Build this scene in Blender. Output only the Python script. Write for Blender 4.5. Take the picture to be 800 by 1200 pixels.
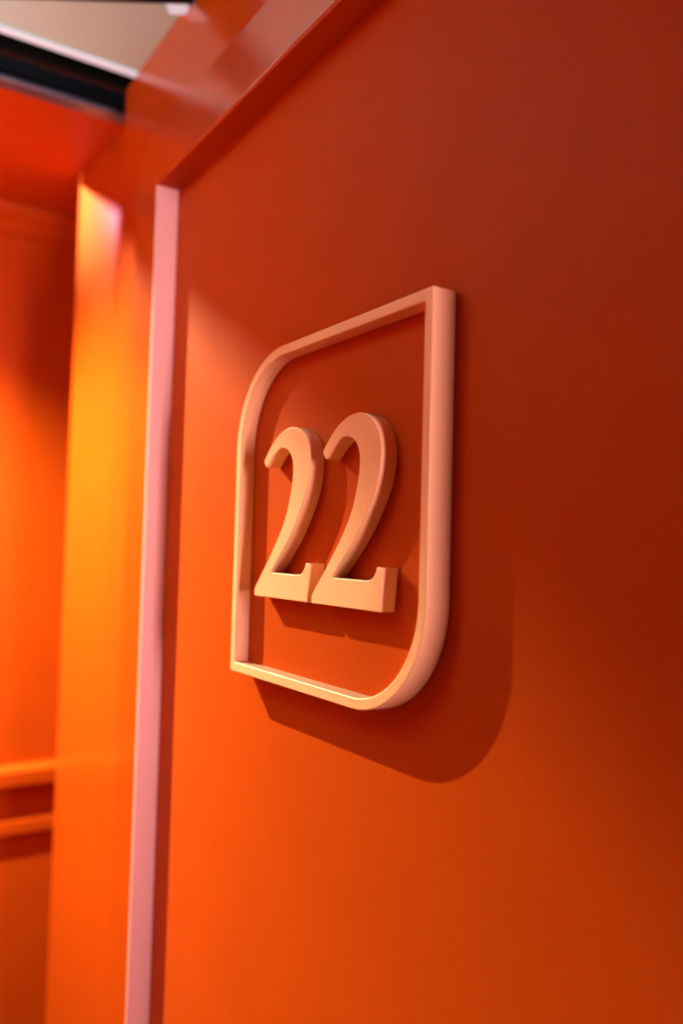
import bpy, bmesh, math, random
from mathutils import Vector, Matrix

for o in list(bpy.data.objects):
    bpy.data.objects.remove(o, do_unlink=True)
scene = bpy.context.scene
C = scene.collection

# ------------------------------------------------------------------ scale
# The survey of the place is kept in units of 0.4 m: u along the wall, d depth
# towards the wall, h height relative to eye level (1.6 m).
S = 0.4
def P(u, d, h):
    return Vector(((u + 1.673) * S, (d - 1.06) * S, 1.6 + h * S))

# ------------------------------------------------------------------ camera
cam_d = bpy.data.cameras.new('camera')
cam = bpy.data.objects.new('camera', cam_d)
C.objects.link(cam)
right = Vector((0.5427626, 0.8394604, 0.0267380))
up = Vector((0.0228847, -0.0466048, 0.9986512))
fwd = Vector((-0.8395743, 0.5414187, 0.0445061))
mw = Matrix((right, up, -fwd)).transposed().to_4x4()
mw.translation = P(0, 0, 0)
cam.matrix_world = mw
cam_d.sensor_fit = 'VERTICAL'
cam_d.sensor_height = 36.0
cam_d.sensor_width = 24.0
cam_d.lens = 965.25 / 1200 * 36
cam_d.clip_start = 0.01
cam_d.dof.use_dof = True
cam_d.dof.focus_distance = 0.755
cam_d.dof.aperture_fstop = 2.2
scene.camera = cam

# ------------------------------------------------------------------ world, exposure
world = bpy.data.worlds.new('world')
scene.world = world
world.use_nodes = True
world.node_tree.nodes['Background'].inputs[0].default_value = (0.85, 0.93, 1.0, 1)
world.node_tree.nodes['Background'].inputs[1].default_value = 0.15
vs = scene.view_settings
vs.view_transform = 'Standard'
vs.look = 'None'
vs.gamma = 1.0
vs.use_curve_mapping = False
vs.exposure = 0.0

# light strengths (each lamp is created in its own builder below)
SPOT_W, SPOT_COL = 505.0, (1.0, 1.0, 0.55)
PANEL_W, PANEL_COL = 1.0, (1.0, 0.85, 0.6)
ACCENT_W, ACCENT_COL = 130.0, (0.30, 0.45, 1.0)
WINDOW_FILL_W, WINDOW_FILL_COL = 6.2, (1.0, 0.66, 0.66)
UPFILL_W, UPFILL_COL = 32.0, (0.82, 0.98, 1.0)

# ------------------------------------------------------------------ materials
def mat(name, col, rough=0.4, spec=0.5, metal=0.0, bump=0.0, bscale=400.0, coat=0.0, vary=0.0, emit=None):
    m = bpy.data.materials.new(name)
    m.use_nodes = True
    nt = m.node_tree
    b = nt.nodes['Principled BSDF']
    b.inputs['Base Color'].default_value = (*col, 1)
    b.inputs['Roughness'].default_value = rough
    b.inputs['Specular IOR Level'].default_value = spec
    b.inputs['Metallic'].default_value = metal
    b.inputs['Coat Weight'].default_value = coat
    b.inputs['Coat Roughness'].default_value = 0.25
    if emit:
        b.inputs['Emission Color'].default_value = (*emit[0], 1)
        b.inputs['Emission Strength'].default_value = emit[1]
    tc = nt.nodes.new('ShaderNodeTexCoord')
    if vary:
        n = nt.nodes.new('ShaderNodeTexNoise'); n.inputs['Scale'].default_value = 9.0
        n.inputs['Detail'].default_value = 5.0
        nt.links.new(tc.outputs['Object'], n.inputs['Vector'])
        r = nt.nodes.new('ShaderNodeValToRGB')
        r.color_ramp.elements[0].position = 0.3; r.color_ramp.elements[1].position = 0.7
        r.color_ramp.elements[0].color = (*[c * (1 - vary) for c in col], 1)
        r.color_ramp.elements[1].color = (*[min(1, c * (1 + vary)) for c in col], 1)
        nt.links.new(n.outputs['Fac'], r.inputs['Fac'])
        nt.links.new(r.outputs['Color'], b.inputs['Base Color'])
    if bump:
        n = nt.nodes.new('ShaderNodeTexNoise'); n.inputs['Scale'].default_value = bscale
        n.inputs['Detail'].default_value = 2.0
        nt.links.new(tc.outputs['Object'], n.inputs['Vector'])
        bp = nt.nodes.new('ShaderNodeBump'); bp.inputs['Strength'].default_value = bump
        bp.inputs['Distance'].default_value = 0.0006
        nt.links.new(n.outputs['Fac'], bp.inputs['Height'])
        nt.links.new(bp.outputs['Normal'], b.inputs['Normal'])
    return m

PAINT_C = (0.48, 0.057, 0.0028)
M = {
    'paint': mat('red_orange_paint', PAINT_C, 0.5, 0.05, bump=0.25, bscale=260, vary=0.03),
    'gloss': mat('red_orange_gloss_paint', PAINT_C, 0.2, 0.75, bump=0.08, bscale=160, vary=0.03),
    'salmon': mat('salmon_paint', (0.93, 0.49, 0.275), 0.42, 0.4, bump=0.1, bscale=900, vary=0.02),
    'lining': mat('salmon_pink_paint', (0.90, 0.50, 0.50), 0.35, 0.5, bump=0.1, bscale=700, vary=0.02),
    'ceiling': mat('warm_white_plaster', (0.50, 0.70, 0.62), 0.7, 0.3, bump=0.15, bscale=120),
    'terracotta': mat('terracotta_paint', (0.33, 0.06, 0.02), 0.6, 0.3, bump=0.1),
    'floor': mat('brown_carpet', (0.12, 0.06, 0.04), 0.9, 0.1, bump=0.6, bscale=900, vary=0.2),
    'black': mat('black_metal', (0.010, 0.014, 0.022), 0.5, 0.4, bump=0.05),
    'steel': mat('blue_grey_metal', (0.16, 0.18, 0.26), 0.35, 0.6, metal=0.7, bump=0.05),
    'maroon': mat('maroon_gasket', (0.025, 0.006, 0.008), 0.6, 0.2, bump=0.05),
    'white': mat('white_trim', (0.9, 0.9, 0.93), 0.4, 0.5, bump=0.05),
    'glow': mat('lamp_diffuser_warm', (0.9, 0.85, 0.8), 0.5, 0.3, emit=((1.0, 0.8, 0.6), 2.0)),
    'led': mat('cool_white_led', (0.45, 0.5, 0.55), 0.4, 0.4, emit=((0.86, 0.90, 1.0), 0.45)),  # white trim finish with emission added
    'matt_black': mat('matt_black_metal', (0.006, 0.005, 0.005), 0.7, 0.1, bump=0.05),
    'glow2': mat('lamp_diffuser_neutral', (0.9, 0.88, 0.85), 0.5, 0.3, emit=((1.0, 0.92, 0.85), 2.0)),
}
def darken_tops(m, col):
    # darkens the colour of upward faces to mute their lamplight, with dusty grain
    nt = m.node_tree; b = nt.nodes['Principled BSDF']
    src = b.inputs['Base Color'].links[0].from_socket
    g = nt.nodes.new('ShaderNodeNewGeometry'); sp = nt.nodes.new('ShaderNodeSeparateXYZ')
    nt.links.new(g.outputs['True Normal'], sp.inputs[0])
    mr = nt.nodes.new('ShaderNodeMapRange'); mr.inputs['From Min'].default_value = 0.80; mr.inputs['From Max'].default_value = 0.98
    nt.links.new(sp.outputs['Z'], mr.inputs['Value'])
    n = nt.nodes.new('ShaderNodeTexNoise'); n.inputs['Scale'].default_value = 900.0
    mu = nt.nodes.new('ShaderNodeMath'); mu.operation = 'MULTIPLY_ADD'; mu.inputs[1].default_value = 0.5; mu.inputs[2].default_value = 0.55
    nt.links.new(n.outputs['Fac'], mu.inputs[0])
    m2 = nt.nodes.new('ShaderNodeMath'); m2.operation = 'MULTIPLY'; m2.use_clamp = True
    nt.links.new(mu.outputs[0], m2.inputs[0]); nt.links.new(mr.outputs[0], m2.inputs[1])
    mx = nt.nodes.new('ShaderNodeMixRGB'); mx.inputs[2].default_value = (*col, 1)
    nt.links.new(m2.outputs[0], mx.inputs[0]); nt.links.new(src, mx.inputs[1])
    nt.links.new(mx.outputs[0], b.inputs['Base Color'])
darken_tops(M['salmon'], (0.30, 0.13, 0.10))

def glass():
    m = bpy.data.materials.new('clear_glass'); m.use_nodes = True
    nt = m.node_tree; nt.nodes.clear()
    o = nt.nodes.new('ShaderNodeOutputMaterial'); t = nt.nodes.new('ShaderNodeBsdfTransparent')
    g = nt.nodes.new('ShaderNodeBsdfGlossy'); g.inputs['Roughness'].default_value = 0.02
    mx = nt.nodes.new('ShaderNodeMixShader'); mx.inputs[0].default_value = 0.06
    nt.links.new(t.outputs[0], mx.inputs[1]); nt.links.new(g.outputs[0], mx.inputs[2])
    nt.links.new(mx.outputs[0], o.inputs[0])
    return m
M['glass'] = glass()

# ------------------------------------------------------------------ helpers
def obj(name, bm, m, parent=None, bevel=0.0, segs=3, smooth=False):
    me = bpy.data.meshes.new(name)
    bmesh.ops.recalc_face_normals(bm, faces=bm.faces)
    bm.to_mesh(me); bm.free()
    me.materials.append(M[m])
    o = bpy.data.objects.new(name, me); C.objects.link(o)
    if parent:
        o.parent = parent
        o.matrix_parent_inverse = Matrix.Translation(-parent.location)
    if bevel:
        b = o.modifiers.new('bevel', 'BEVEL'); b.width = bevel; b.segments = segs
        b.limit_method = 'ANGLE'; b.angle_limit = math.radians(35); b.harden_normals = False
    if smooth:
        for p in me.polygons: p.use_smooth = True
    return o

def add_box(bm, a, b):
    (x0, y0, z0), (x1, y1, z1) = a, b
    x0, x1 = sorted((x0, x1)); y0, y1 = sorted((y0, y1)); z0, z1 = sorted((z0, z1))
    v = [bm.verts.new(c) for c in ((x0,y0,z0),(x1,y0,z0),(x1,y1,z0),(x0,y1,z0),(x0,y0,z1),(x1,y0,z1),(x1,y1,z1),(x0,y1,z1))]
    for f in ((0,3,2,1),(4,5,6,7),(0,1,5,4),(1,2,6,5),(2,3,7,6),(3,0,4,7)):
        bm.faces.new([v[i] for i in f])
    return bm

def box(u0, u1, d0, d1, h0, h1):            # box in survey units
    return add_box(bmesh.new(), P(u0, d0, h0), P(u1, d1, h1))

def boxes(lst):
    bm = bmesh.new()
    for (u0, u1, d0, d1, h0, h1) in lst: add_box(bm, P(u0, d0, h0), P(u1, d1, h1))
    return bm

def empty(name, loc):
    o = bpy.data.objects.new(name, None); C.objects.link(o); o.location = loc
    o.empty_display_size = 0.05
    return o

def tag(o, label=None, cat=None, kind=None, group=None):
    if label: o['label'] = label
    if cat: o['category'] = cat
    if kind: o['kind'] = kind
    if group: o['group'] = group
    return o

def extrude_poly(pts, d0, d1, holes=None):   # pts in (u,h); closed outline extruded in depth d0..d1
    bm = bmesh.new()
    f = [bm.verts.new(P(u, d0, h)) for u, h in pts]
    b = [bm.verts.new(P(u, d1, h)) for u, h in pts]
    bm.faces.new(f); bm.faces.new(list(reversed(b)))
    n = len(pts)
    for i in range(n):
        j = (i + 1) % n
        bm.faces.new((f[i], b[i], b[j], f[j]))
    return bm

FLOOR = -4.0
CEIL = 2.1
U_END = -5.5          # end wall
D_OPP = -1.84         # wall across the corridor
U_R = 6.0             # right wall, with the added window
D_DOOR = 1.06
D_CAS = 0.98
D_W2 = 1.14

# ------------------------------------------------------------------ structure
tag(obj('floor', box(U_END - .4, U_R + .4, D_OPP - .3, 2.4, FLOOR - .2, FLOOR), 'floor'),
    'dark brown carpet floor of the corridor', 'floor', 'structure')
# the ceiling is white over the door and painted orange beyond the black slot
tag(obj('ceiling', box(-3.53, -1.9, D_OPP - .3, 2.4, CEIL, CEIL + .3), 'ceiling'),
    'warm white plaster ceiling in front of the black slot', 'ceiling', 'structure')
tag(obj('ceiling_far', box(-1.9, U_R + .4, D_OPP - .3, 2.4, CEIL, CEIL + .3), 'terracotta'),  # unseen; dark colour put in to keep white bounce off the sign
    'terracotta painted ceiling towards the window', 'ceiling', 'structure')
tag(obj('ceiling_recess', box(U_END - .4, -3.985, D_OPP - .3, 2.4, CEIL, CEIL + .3), 'paint'),
    'orange painted ceiling between the black slot and the end wall', 'ceiling', 'structure')

tag(obj('wall_left', box(U_END - .3, U_END, D_OPP - .3, 2.4, FLOOR, CEIL), 'paint'),
    'bright orange end wall with two projecting rails', 'wall', 'structure')
tag(obj('wall_front', box(U_END, U_R, D_OPP - .3, D_OPP, FLOOR, CEIL), 'terracotta'),
    'terracotta wall across the corridor from the door', 'wall', 'structure')

# wall that carries the door, around its opening
J_L = -2.779      # left jamb face
J_R = -0.44       # right jamb face
J_T = 1.272       # underside of the head
CAS = 0.215       # casing width
tag(obj('wall_back', boxes([(-3.70, J_L - .02, D_W2, 2.3, FLOOR, CEIL),
                            (J_L - .02, J_R + .02, D_W2, 2.3, J_T + .02, CEIL),
                            (J_R + .02, U_R, D_W2, 2.3, FLOOR, CEIL)]), 'gloss'),
    'glossy red orange wall around the door frame', 'wall', 'structure')

# splayed pier beyond the door wall
pv = [(-3.98, 1.276), (-4.735, 1.212), (-4.72, 1.9), (-3.98, 1.9)]
bm = bmesh.new()
lo = [bm.verts.new(P(u, d, FLOOR)) for u, d in pv]; hi = [bm.verts.new(P(u, d, CEIL)) for u, d in pv]
bm.faces.new(lo); bm.faces.new(hi)
for i in range(4): bm.faces.new((lo[i], lo[(i+1) % 4], hi[(i+1) % 4], hi[i]))
tag(obj('wall_pier', bm, 'gloss', bevel=0.002), 'lit orange pier beside the door wall, slightly splayed', 'wall', 'structure')
tag(obj('wall_recess', box(U_END, -3.7, 1.9, 2.3, FLOOR, CEIL), 'paint'), 'orange wall behind the pier', 'wall', 'structure')

# mouldings on the end wall: crown and two rails
def rail(name, label, prof, m='paint'):
    bm = bmesh.new()
    a = [bm.verts.new(P(U_END + pu, D_OPP, ph)) for pu, ph in prof]
    b = [bm.verts.new(P(U_END + pu, 1.9, ph)) for pu, ph in prof]
    n = len(prof)
    bm.faces.new(a); bm.faces.new(list(reversed(b)))
    for i in range(n): bm.faces.new((a[i], b[i], b[(i+1) % n], a[(i+1) % n]))
    return tag(obj(name, bm, m, bevel=0.004), label, 'moulding', 'structure')
rail('trim_1', 'orange crown moulding along the top of the end wall',
     [(0, CEIL), (.14, CEIL), (.13, 2.05), (.07, 2.0), (.04, 1.95), (0, 1.93)])
rail('trim_2', 'upper orange rail projecting from the end wall',
     [(0, -1.405), (.05, -1.415), (.07, -1.44), (.07, -1.53), (.05, -1.555), (0, -1.565)])
rail('trim_3', 'lower orange rail projecting from the end wall',
     [(0, -1.735), (.024, -1.745), (.032, -1.76), (.032, -1.83), (.024, -1.85), (0, -1.855)])

# door with its casing
door = empty('door_1', P((J_L + J_R) / 2, D_DOOR + .05, FLOOR))
tag(door, 'red orange door in a projecting casing, carrying the number sign', 'door', 'structure')
obj('door_panel', box(J_L - .015, J_R + .015, D_DOOR, D_W2 + .02, FLOOR + .02, J_T + .015), 'paint', door)
LIN = .012
for (u0, u1) in ((J_L - CAS, J_L - LIN), (J_R + LIN, J_R + CAS)):
    obj('casing_board', box(u0, u1, D_CAS, D_W2 + .01, FLOOR, J_T + LIN), 'gloss', door, bevel=0.0012)
obj('casing_head', box(J_L - CAS, J_R + CAS, D_CAS, D_W2 + .01, J_T + LIN, J_T + CAS), 'gloss', door, bevel=0.0012)
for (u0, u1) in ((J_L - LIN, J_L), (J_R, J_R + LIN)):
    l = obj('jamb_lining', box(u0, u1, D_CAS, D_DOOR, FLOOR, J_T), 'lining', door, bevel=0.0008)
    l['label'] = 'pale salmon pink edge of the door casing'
obj('head_lining', box(J_L - LIN, J_R + LIN, D_CAS, D_DOOR, J_T, J_T + LIN), 'paint', door, bevel=0.0008)

# ------------------------------------------------------------------ number sign
D_F = 1.0          # front of the sign
D_P = 1.042        # face of the backing plate inside the frame
UL, UR_, HB, HT = -2.101, -1.242, -0.345, 0.5185
BAR, RAD = 0.0255, 0.25

def frame_loop(off, n=24):
    l, r, b, t = UL + off, UR_ - off, HB + off, HT - off
    R = RAD - off
    pts = [(l, b)]
    cx, cz = l + R, t - R                    # rounded upper left
    for i in range(n + 1):
        a = math.pi - i / n * math.pi / 2
        pts.append((cx + R * math.cos(a), cz + R * math.sin(a)))
    pts.append((r, t))
    cx, cz = r - R, b + R                    # rounded lower right
    for i in range(n + 1):
        a = -i / n * math.pi / 2
        pts.append((cx + R * math.cos(a), cz + R * math.sin(a)))
    return pts

sign = empty('door_number_sign', P((UL + UR_) / 2, D_DOOR, HB))
tag(sign, 'salmon door sign with raised number 22 in a square outline frame, two corners rounded', 'sign')
lo_, li_ = frame_loop(0), frame_loop(BAR)
bm = bmesh.new()
n = len(lo_)
of = [bm.verts.new(P(u, D_F, h)) for u, h in lo_]; ob = [bm.verts.new(P(u, D_DOOR, h)) for u, h in lo_]
if_ = [bm.verts.new(P(u, D_F, h)) for u, h in li_]; ib = [bm.verts.new(P(u, D_DOOR, h)) for u, h in li_]
for i in range(n):
    j = (i + 1) % n
    bm.faces.new((of[i], of[j], if_[j], if_[i])); bm.faces.new((ob[i], ib[i], ib[j], ob[j]))
    bm.faces.new((of[i], ob[i], ob[j], of[j])); bm.faces.new((if_[i], if_[j], ib[j], ib[i]))
def soft(o, ang=30):
    for p in o.data.polygons: p.use_smooth = True
    try:
        o.data.set_sharp_from_angle(angle=math.radians(ang))
    except Exception:
        pass
fr = obj('frame', bm, 'salmon', sign, bevel=0.0012, segs=3); soft(fr)
bp = obj('backing_plate', extrude_poly(frame_loop(BAR - .003), D_P, D_DOOR - .0005), 'paint', sign)
bp['label'] = 'red orange backing plate inside the frame'

TWO_L = [(-0.238,0.354),(-0.226,0.367),(-0.2,0.391),(-0.174,0.409),(-0.148,0.421),(-0.122,0.428),(-0.096,0.43),(-0.071,0.427),
 (-0.051,0.419),(-0.034,0.408),(-0.019,0.393),(-0.009,0.376),(-0.003,0.357),(0.0,0.337),(-0.001,0.316),(-0.005,0.292),(-0.012,0.27),
 (-0.022,0.249),(-0.033,0.230),(-0.045,0.213),(-0.067,0.182),(-0.096,0.148),(-0.129,0.116),(-0.162,0.085),(-0.180,0.067),(-0.180,0.0635),
 (-0.108,0.0635),(-0.052,0.063),(-0.042,0.0635),(-0.033,0.065),(-0.026,0.068),(-0.02,0.072),(-0.0155,0.0765),(-0.012,0.081),(-0.009,0.0865),(-0.007,0.093),(0.014,0.093),(0.004,0.0),
 (-0.270,0.0),(-0.2705,0.0185),(-0.246,0.045),(-0.196,0.098),(-0.154,0.147),(-0.126,0.184),(-0.111,0.209),(-0.099,0.235),(-0.089,0.267),
 (-0.083,0.296),(-0.081,0.316),(-0.082,0.334),(-0.088,0.351),(-0.098,0.365),(-0.114,0.376),(-0.132,0.381),(-0.151,0.381),(-0.172,0.374),
 (-0.193,0.361),(-0.209,0.348),(-0.223,0.337)]
sharp = {0, 24, 25, 35, 36, 37, 38, 39, 58}
def smooth_outline(pts, k=4):
    n = len(pts); out = []
    for i in range(n):
        a, b = pts[i], pts[(i + 1) % n]
        p = pts[i - 1] if i not in sharp else a
        q = pts[(i + 2) % n] if (i + 1) % n not in sharp else b
        straight = (i in sharp and (i + 1) % n in sharp)
        for s in range(1 if straight else k):
            t = s / k
            if straight: t = 0
            r = []
            for c in (0, 1):
                m0 = (b[c] - p[c]) / 2 if p is not a else (b[c] - a[c])
                m1 = (q[c] - a[c]) / 2 if q is not b else (b[c] - a[c])
                r.append((2*t**3-3*t**2+1)*a[c] + (t**3-2*t**2+t)*m0 + (-2*t**3+3*t**2)*b[c] + (t**3-t**2)*m1)
            out.append(tuple(r))
    return out
two = smooth_outline(TWO_L)
for off in (-1.4029 - 0.2945, -1.4029):
    nm = obj('numeral', extrude_poly([(u + off, h - 0.13) for u, h in two], D_F + .0005, D_P), 'salmon', sign, bevel=0.0009, segs=3)
    soft(nm)

# ------------------------------------------------------------------ ceiling fittings in view
slot = empty('ceiling_slot', P(-3.76, 0, CEIL))
tag(slot, 'long black linear slot with white edge set in the ceiling', 'ceiling slot')
D0, D1 = D_OPP, 1.89
obj('slot_housing', boxes([(-3.985, -3.53, D0, D1, CEIL + .16, CEIL + .2),
                           (-3.56, -3.53, D0, D1, CEIL - .0, CEIL + .18),
                           (-3.985, -3.96, D0, D1, CEIL - .0, CEIL + .18)]), 'black', slot)
obj('led_strip', box(-3.57, -3.53, D0, D_W2 - .002, CEIL - .012, CEIL + .0), 'led', slot, bevel=0.001)['label'] = 'cool white light strip along the slot edge'  # slot edge trim with added emission
obj('slot_blade', box(-3.73, -3.70, D0, D1, CEIL - .005, CEIL + .16), 'matt_black', slot)
obj('gasket', box(-3.80, -3.76, D0, D1, CEIL + .03, CEIL + .16), 'maroon', slot)
lp = obj('lip', box(-3.995, -3.91, D0, D1, CEIL - .02, CEIL + .005), 'steel', slot, bevel=0.002)
lp['label'] = 'blue grey metal lip'

bar = empty('ceiling_track', P(-2.85, 1.0, 2.05))
tag(bar, 'black ceiling track running at an angle to the door wall', 'ceiling track')
dirv = Vector((.325, .509)).normalized(); nrm = Vector((dirv.y, -dirv.x))
p1 = Vector((-2.897, 1.137)); p0 = p1 - dirv * 3.2
def slab(p0, p1, nrm, w, h0, h1):
    bm = bmesh.new()
    q = [p0, p1, p1 + nrm * w, p0 + nrm * w]
    lo = [bm.verts.new(P(v.x, v.y, h0)) for v in q]; hi = [bm.verts.new(P(v.x, v.y, h1)) for v in q]
    bm.faces.new(lo); bm.faces.new(hi)
    for i in range(4): bm.faces.new((lo[i], lo[(i+1) % 4], hi[(i+1) % 4], hi[i]))
    return bm
obj('track_body', slab(p0, p1 - dirv*.0, nrm, .22, CEIL - .045, CEIL), 'matt_black', bar, bevel=0.001)
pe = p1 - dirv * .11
eb = obj('end_lamp', slab(pe - nrm * .085, p1 - dirv * .03 - nrm * .085, nrm, .08, CEIL - .03, CEIL), 'led', bar, bevel=0.001)  # white bracket given a glow to look bright, no real lamp
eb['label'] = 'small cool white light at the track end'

# ------------------------------------------------------------------ lamps outside the view
def light(name, kind, loc, energy, col, parent=None, **kw):
    ld = bpy.data.lights.new(name, kind); ld.energy = energy; ld.color = col
    rot = kw.pop('rot', None)
    for k, v in kw.items(): setattr(ld, k, v)
    o = bpy.data.objects.new(name, ld); C.objects.link(o); o.location = loc
    if rot: o.rotation_euler = rot
    if parent:
        o.parent = parent; o.matrix_parent_inverse = Matrix.Translation(-parent.location)
    return o

LU, LD, LH = -4.75, -0.20, 2.055
spot = empty('hooded_spotlight', P(LU, LD, CEIL))
tag(spot, 'small hooded spotlight fixed to the orange ceiling', 'spotlight')
obj('top_plate', box(LU - .35, LU + .12, LD - .35, LD + .40, 2.078, CEIL), 'black', spot)
obj('hood', box(LU + .10, LU + .115, LD - .35, LD + .40, LH - .0605, 2.08), 'black', spot)
obj('lamp_holder', box(LU - .03, LU + .03, LD - .03, LD + .03, LH + .012, 2.08), 'black', spot)
aim = (P(-3.65, 0.05, -2.95) - P(LU, LD, LH)).to_track_quat('-Z', 'Y').to_euler()
light('spot_bulb', 'SPOT', P(LU, LD, LH), SPOT_W, SPOT_COL, spot, rot=aim, shadow_soft_size=0.0022,
      spot_size=math.radians(126), spot_blend=1.0)

AU, AD, AH = -4.76, 0.50, 2.058
acc = empty('hooded_spotlight', P(AU, AD, CEIL))  # added lamp to brighten the pier top, hooded to spare the door
tag(acc, 'short hooded spotlight on the orange ceiling close to the pier', 'spotlight')
obj('top_plate', box(AU - .2, AU + .08, AD - .2, AD + .16, 2.066, CEIL), 'black', acc)
obj('hood', boxes([(AU + .008, AU + .014, AD - .2, AD + .16, AH - .0048, 2.08), (AU + .008, AU + .014, AD - .2, AD + .010, AH - .10, AH - .0048)]), 'black', acc)
obj('lamp_holder', box(AU - .02, AU + .02, AD - .04, AD + .02, AH + .006, 2.08), 'black', acc)  # holder of the added spotlight
light('accent_bulb', 'SPOT', P(AU, AD, AH), ACCENT_W, ACCENT_COL, acc, shadow_soft_size=0.00025,
      rot=(P(-4.45, 1.23, 1.98) - P(AU, AD, AH)).to_track_quat('-Z', 'Y').to_euler(), spot_size=math.radians(100), spot_blend=1.0)

def panel(name, label, u, d, w, l, W, col, m):
    e = empty(name, P(u, d, CEIL)); tag(e, label, 'ceiling light')
    obj('panel_frame', boxes([(u-w/2-.04, u-w/2, d-l/2-.04, d+l/2+.04, CEIL-.03, CEIL), (u+w/2, u+w/2+.04, d-l/2-.04, d+l/2+.04, CEIL-.03, CEIL),
                              (u-w/2, u+w/2, d-l/2-.04, d-l/2, CEIL-.03, CEIL), (u-w/2, u+w/2, d+l/2, d+l/2+.04, CEIL-.03, CEIL)]), 'white', e)
    obj('diffuser', box(u-w/2, u+w/2, d-l/2, d+l/2, CEIL-.012, CEIL), m, e)
    light('panel_lamp', 'AREA', P(u, d, CEIL - .02), W, col, e, shape='RECTANGLE', size=w*S, size_y=l*S)
panel('ceiling_panel', 'warm square ceiling light near the end wall', -4.55, -.95, .5, .5, PANEL_W, PANEL_COL, 'glow')

# added uplighter out of view, put in to whiten the ceiling
SU, SH = -2.8, 0.75
sc = empty('wall_uplighter', P(SU, D_OPP, SH)); tag(sc, 'white bowl uplighter on the terracotta wall opposite the door', 'wall lamp')
bm = bmesh.new(); ns = 24; rings = []
for (r, h) in ((.04, 0), (.16, .06), (.24, .16), (.27, .26), (.25, .26), (.22, .17), (.14, .09), (.0, .06)):
    rings.append([bm.verts.new(P(SU + r * math.cos(math.pi * k / ns), D_OPP + .01 + r * math.sin(math.pi * k / ns), SH + h)) for k in range(ns + 1)])
for a, b in zip(rings, rings[1:]):
    for k in range(ns): bm.faces.new((a[k], a[k+1], b[k+1], b[k]))
bmesh.ops.remove_doubles(bm, verts=bm.verts, dist=1e-5)
obj('bowl', bm, 'white', sc, smooth=True)
obj('back_plate', box(SU - .1, SU + .1, D_OPP, D_OPP + .02, SH - .05, SH + .3), 'white', sc)
light('uplight_lamp', 'AREA', P(SU, D_OPP + .13, SH + .22), UPFILL_W, UPFILL_COL, sc, rot=(math.pi, 0, 0), shape='DISK', size=.16 * S)


# added window on the right, kept narrow for an unseen grazing fill
wh0, wh1, wd0, wd1 = -1.0, 1.7, 0.33, 0.83
tag(obj('wall_right', boxes([(U_R, U_R + .3, D_OPP - .3, wd0, FLOOR, CEIL), (U_R, U_R + .3, wd1, 2.3, FLOOR, CEIL),
                             (U_R, U_R + .3, wd0, wd1, FLOOR, wh0), (U_R, U_R + .3, wd0, wd1, wh1, CEIL)]), 'terracotta'),
    'terracotta wall around the corridor window', 'wall', 'structure')
win = empty('window_1', P(U_R + .1, (wd0 + wd1) / 2, wh0)); tag(win, 'white framed window at the end of the corridor', 'window', 'structure')
fw = .08
obj('window_frame', boxes([(U_R + .08, U_R + .2, wd0, wd0 + fw, wh0, wh1), (U_R + .08, U_R + .2, wd1 - fw, wd1, wh0, wh1),
                           (U_R + .08, U_R + .2, wd0 + fw, wd1 - fw, wh0, wh0 + fw), (U_R + .08, U_R + .2, wd0 + fw, wd1 - fw, wh1 - fw, wh1)]), 'white', win)
obj('pane', box(U_R + .13, U_R + .14, wd0 + fw, wd1 - fw, wh0 + fw, wh1 - fw), 'glass', win)
light('daylight', 'AREA', P(U_R + .02, (wd0 + wd1) / 2, (wh0 + wh1) / 2), WINDOW_FILL_W, WINDOW_FILL_COL, win,  # fill light set in the added window
      rot=(0, math.radians(90), 0), spread=math.radians(45), shape='RECTANGLE', size=(wh1 - wh0) * S, size_y=(wd1 - wd0) * S)
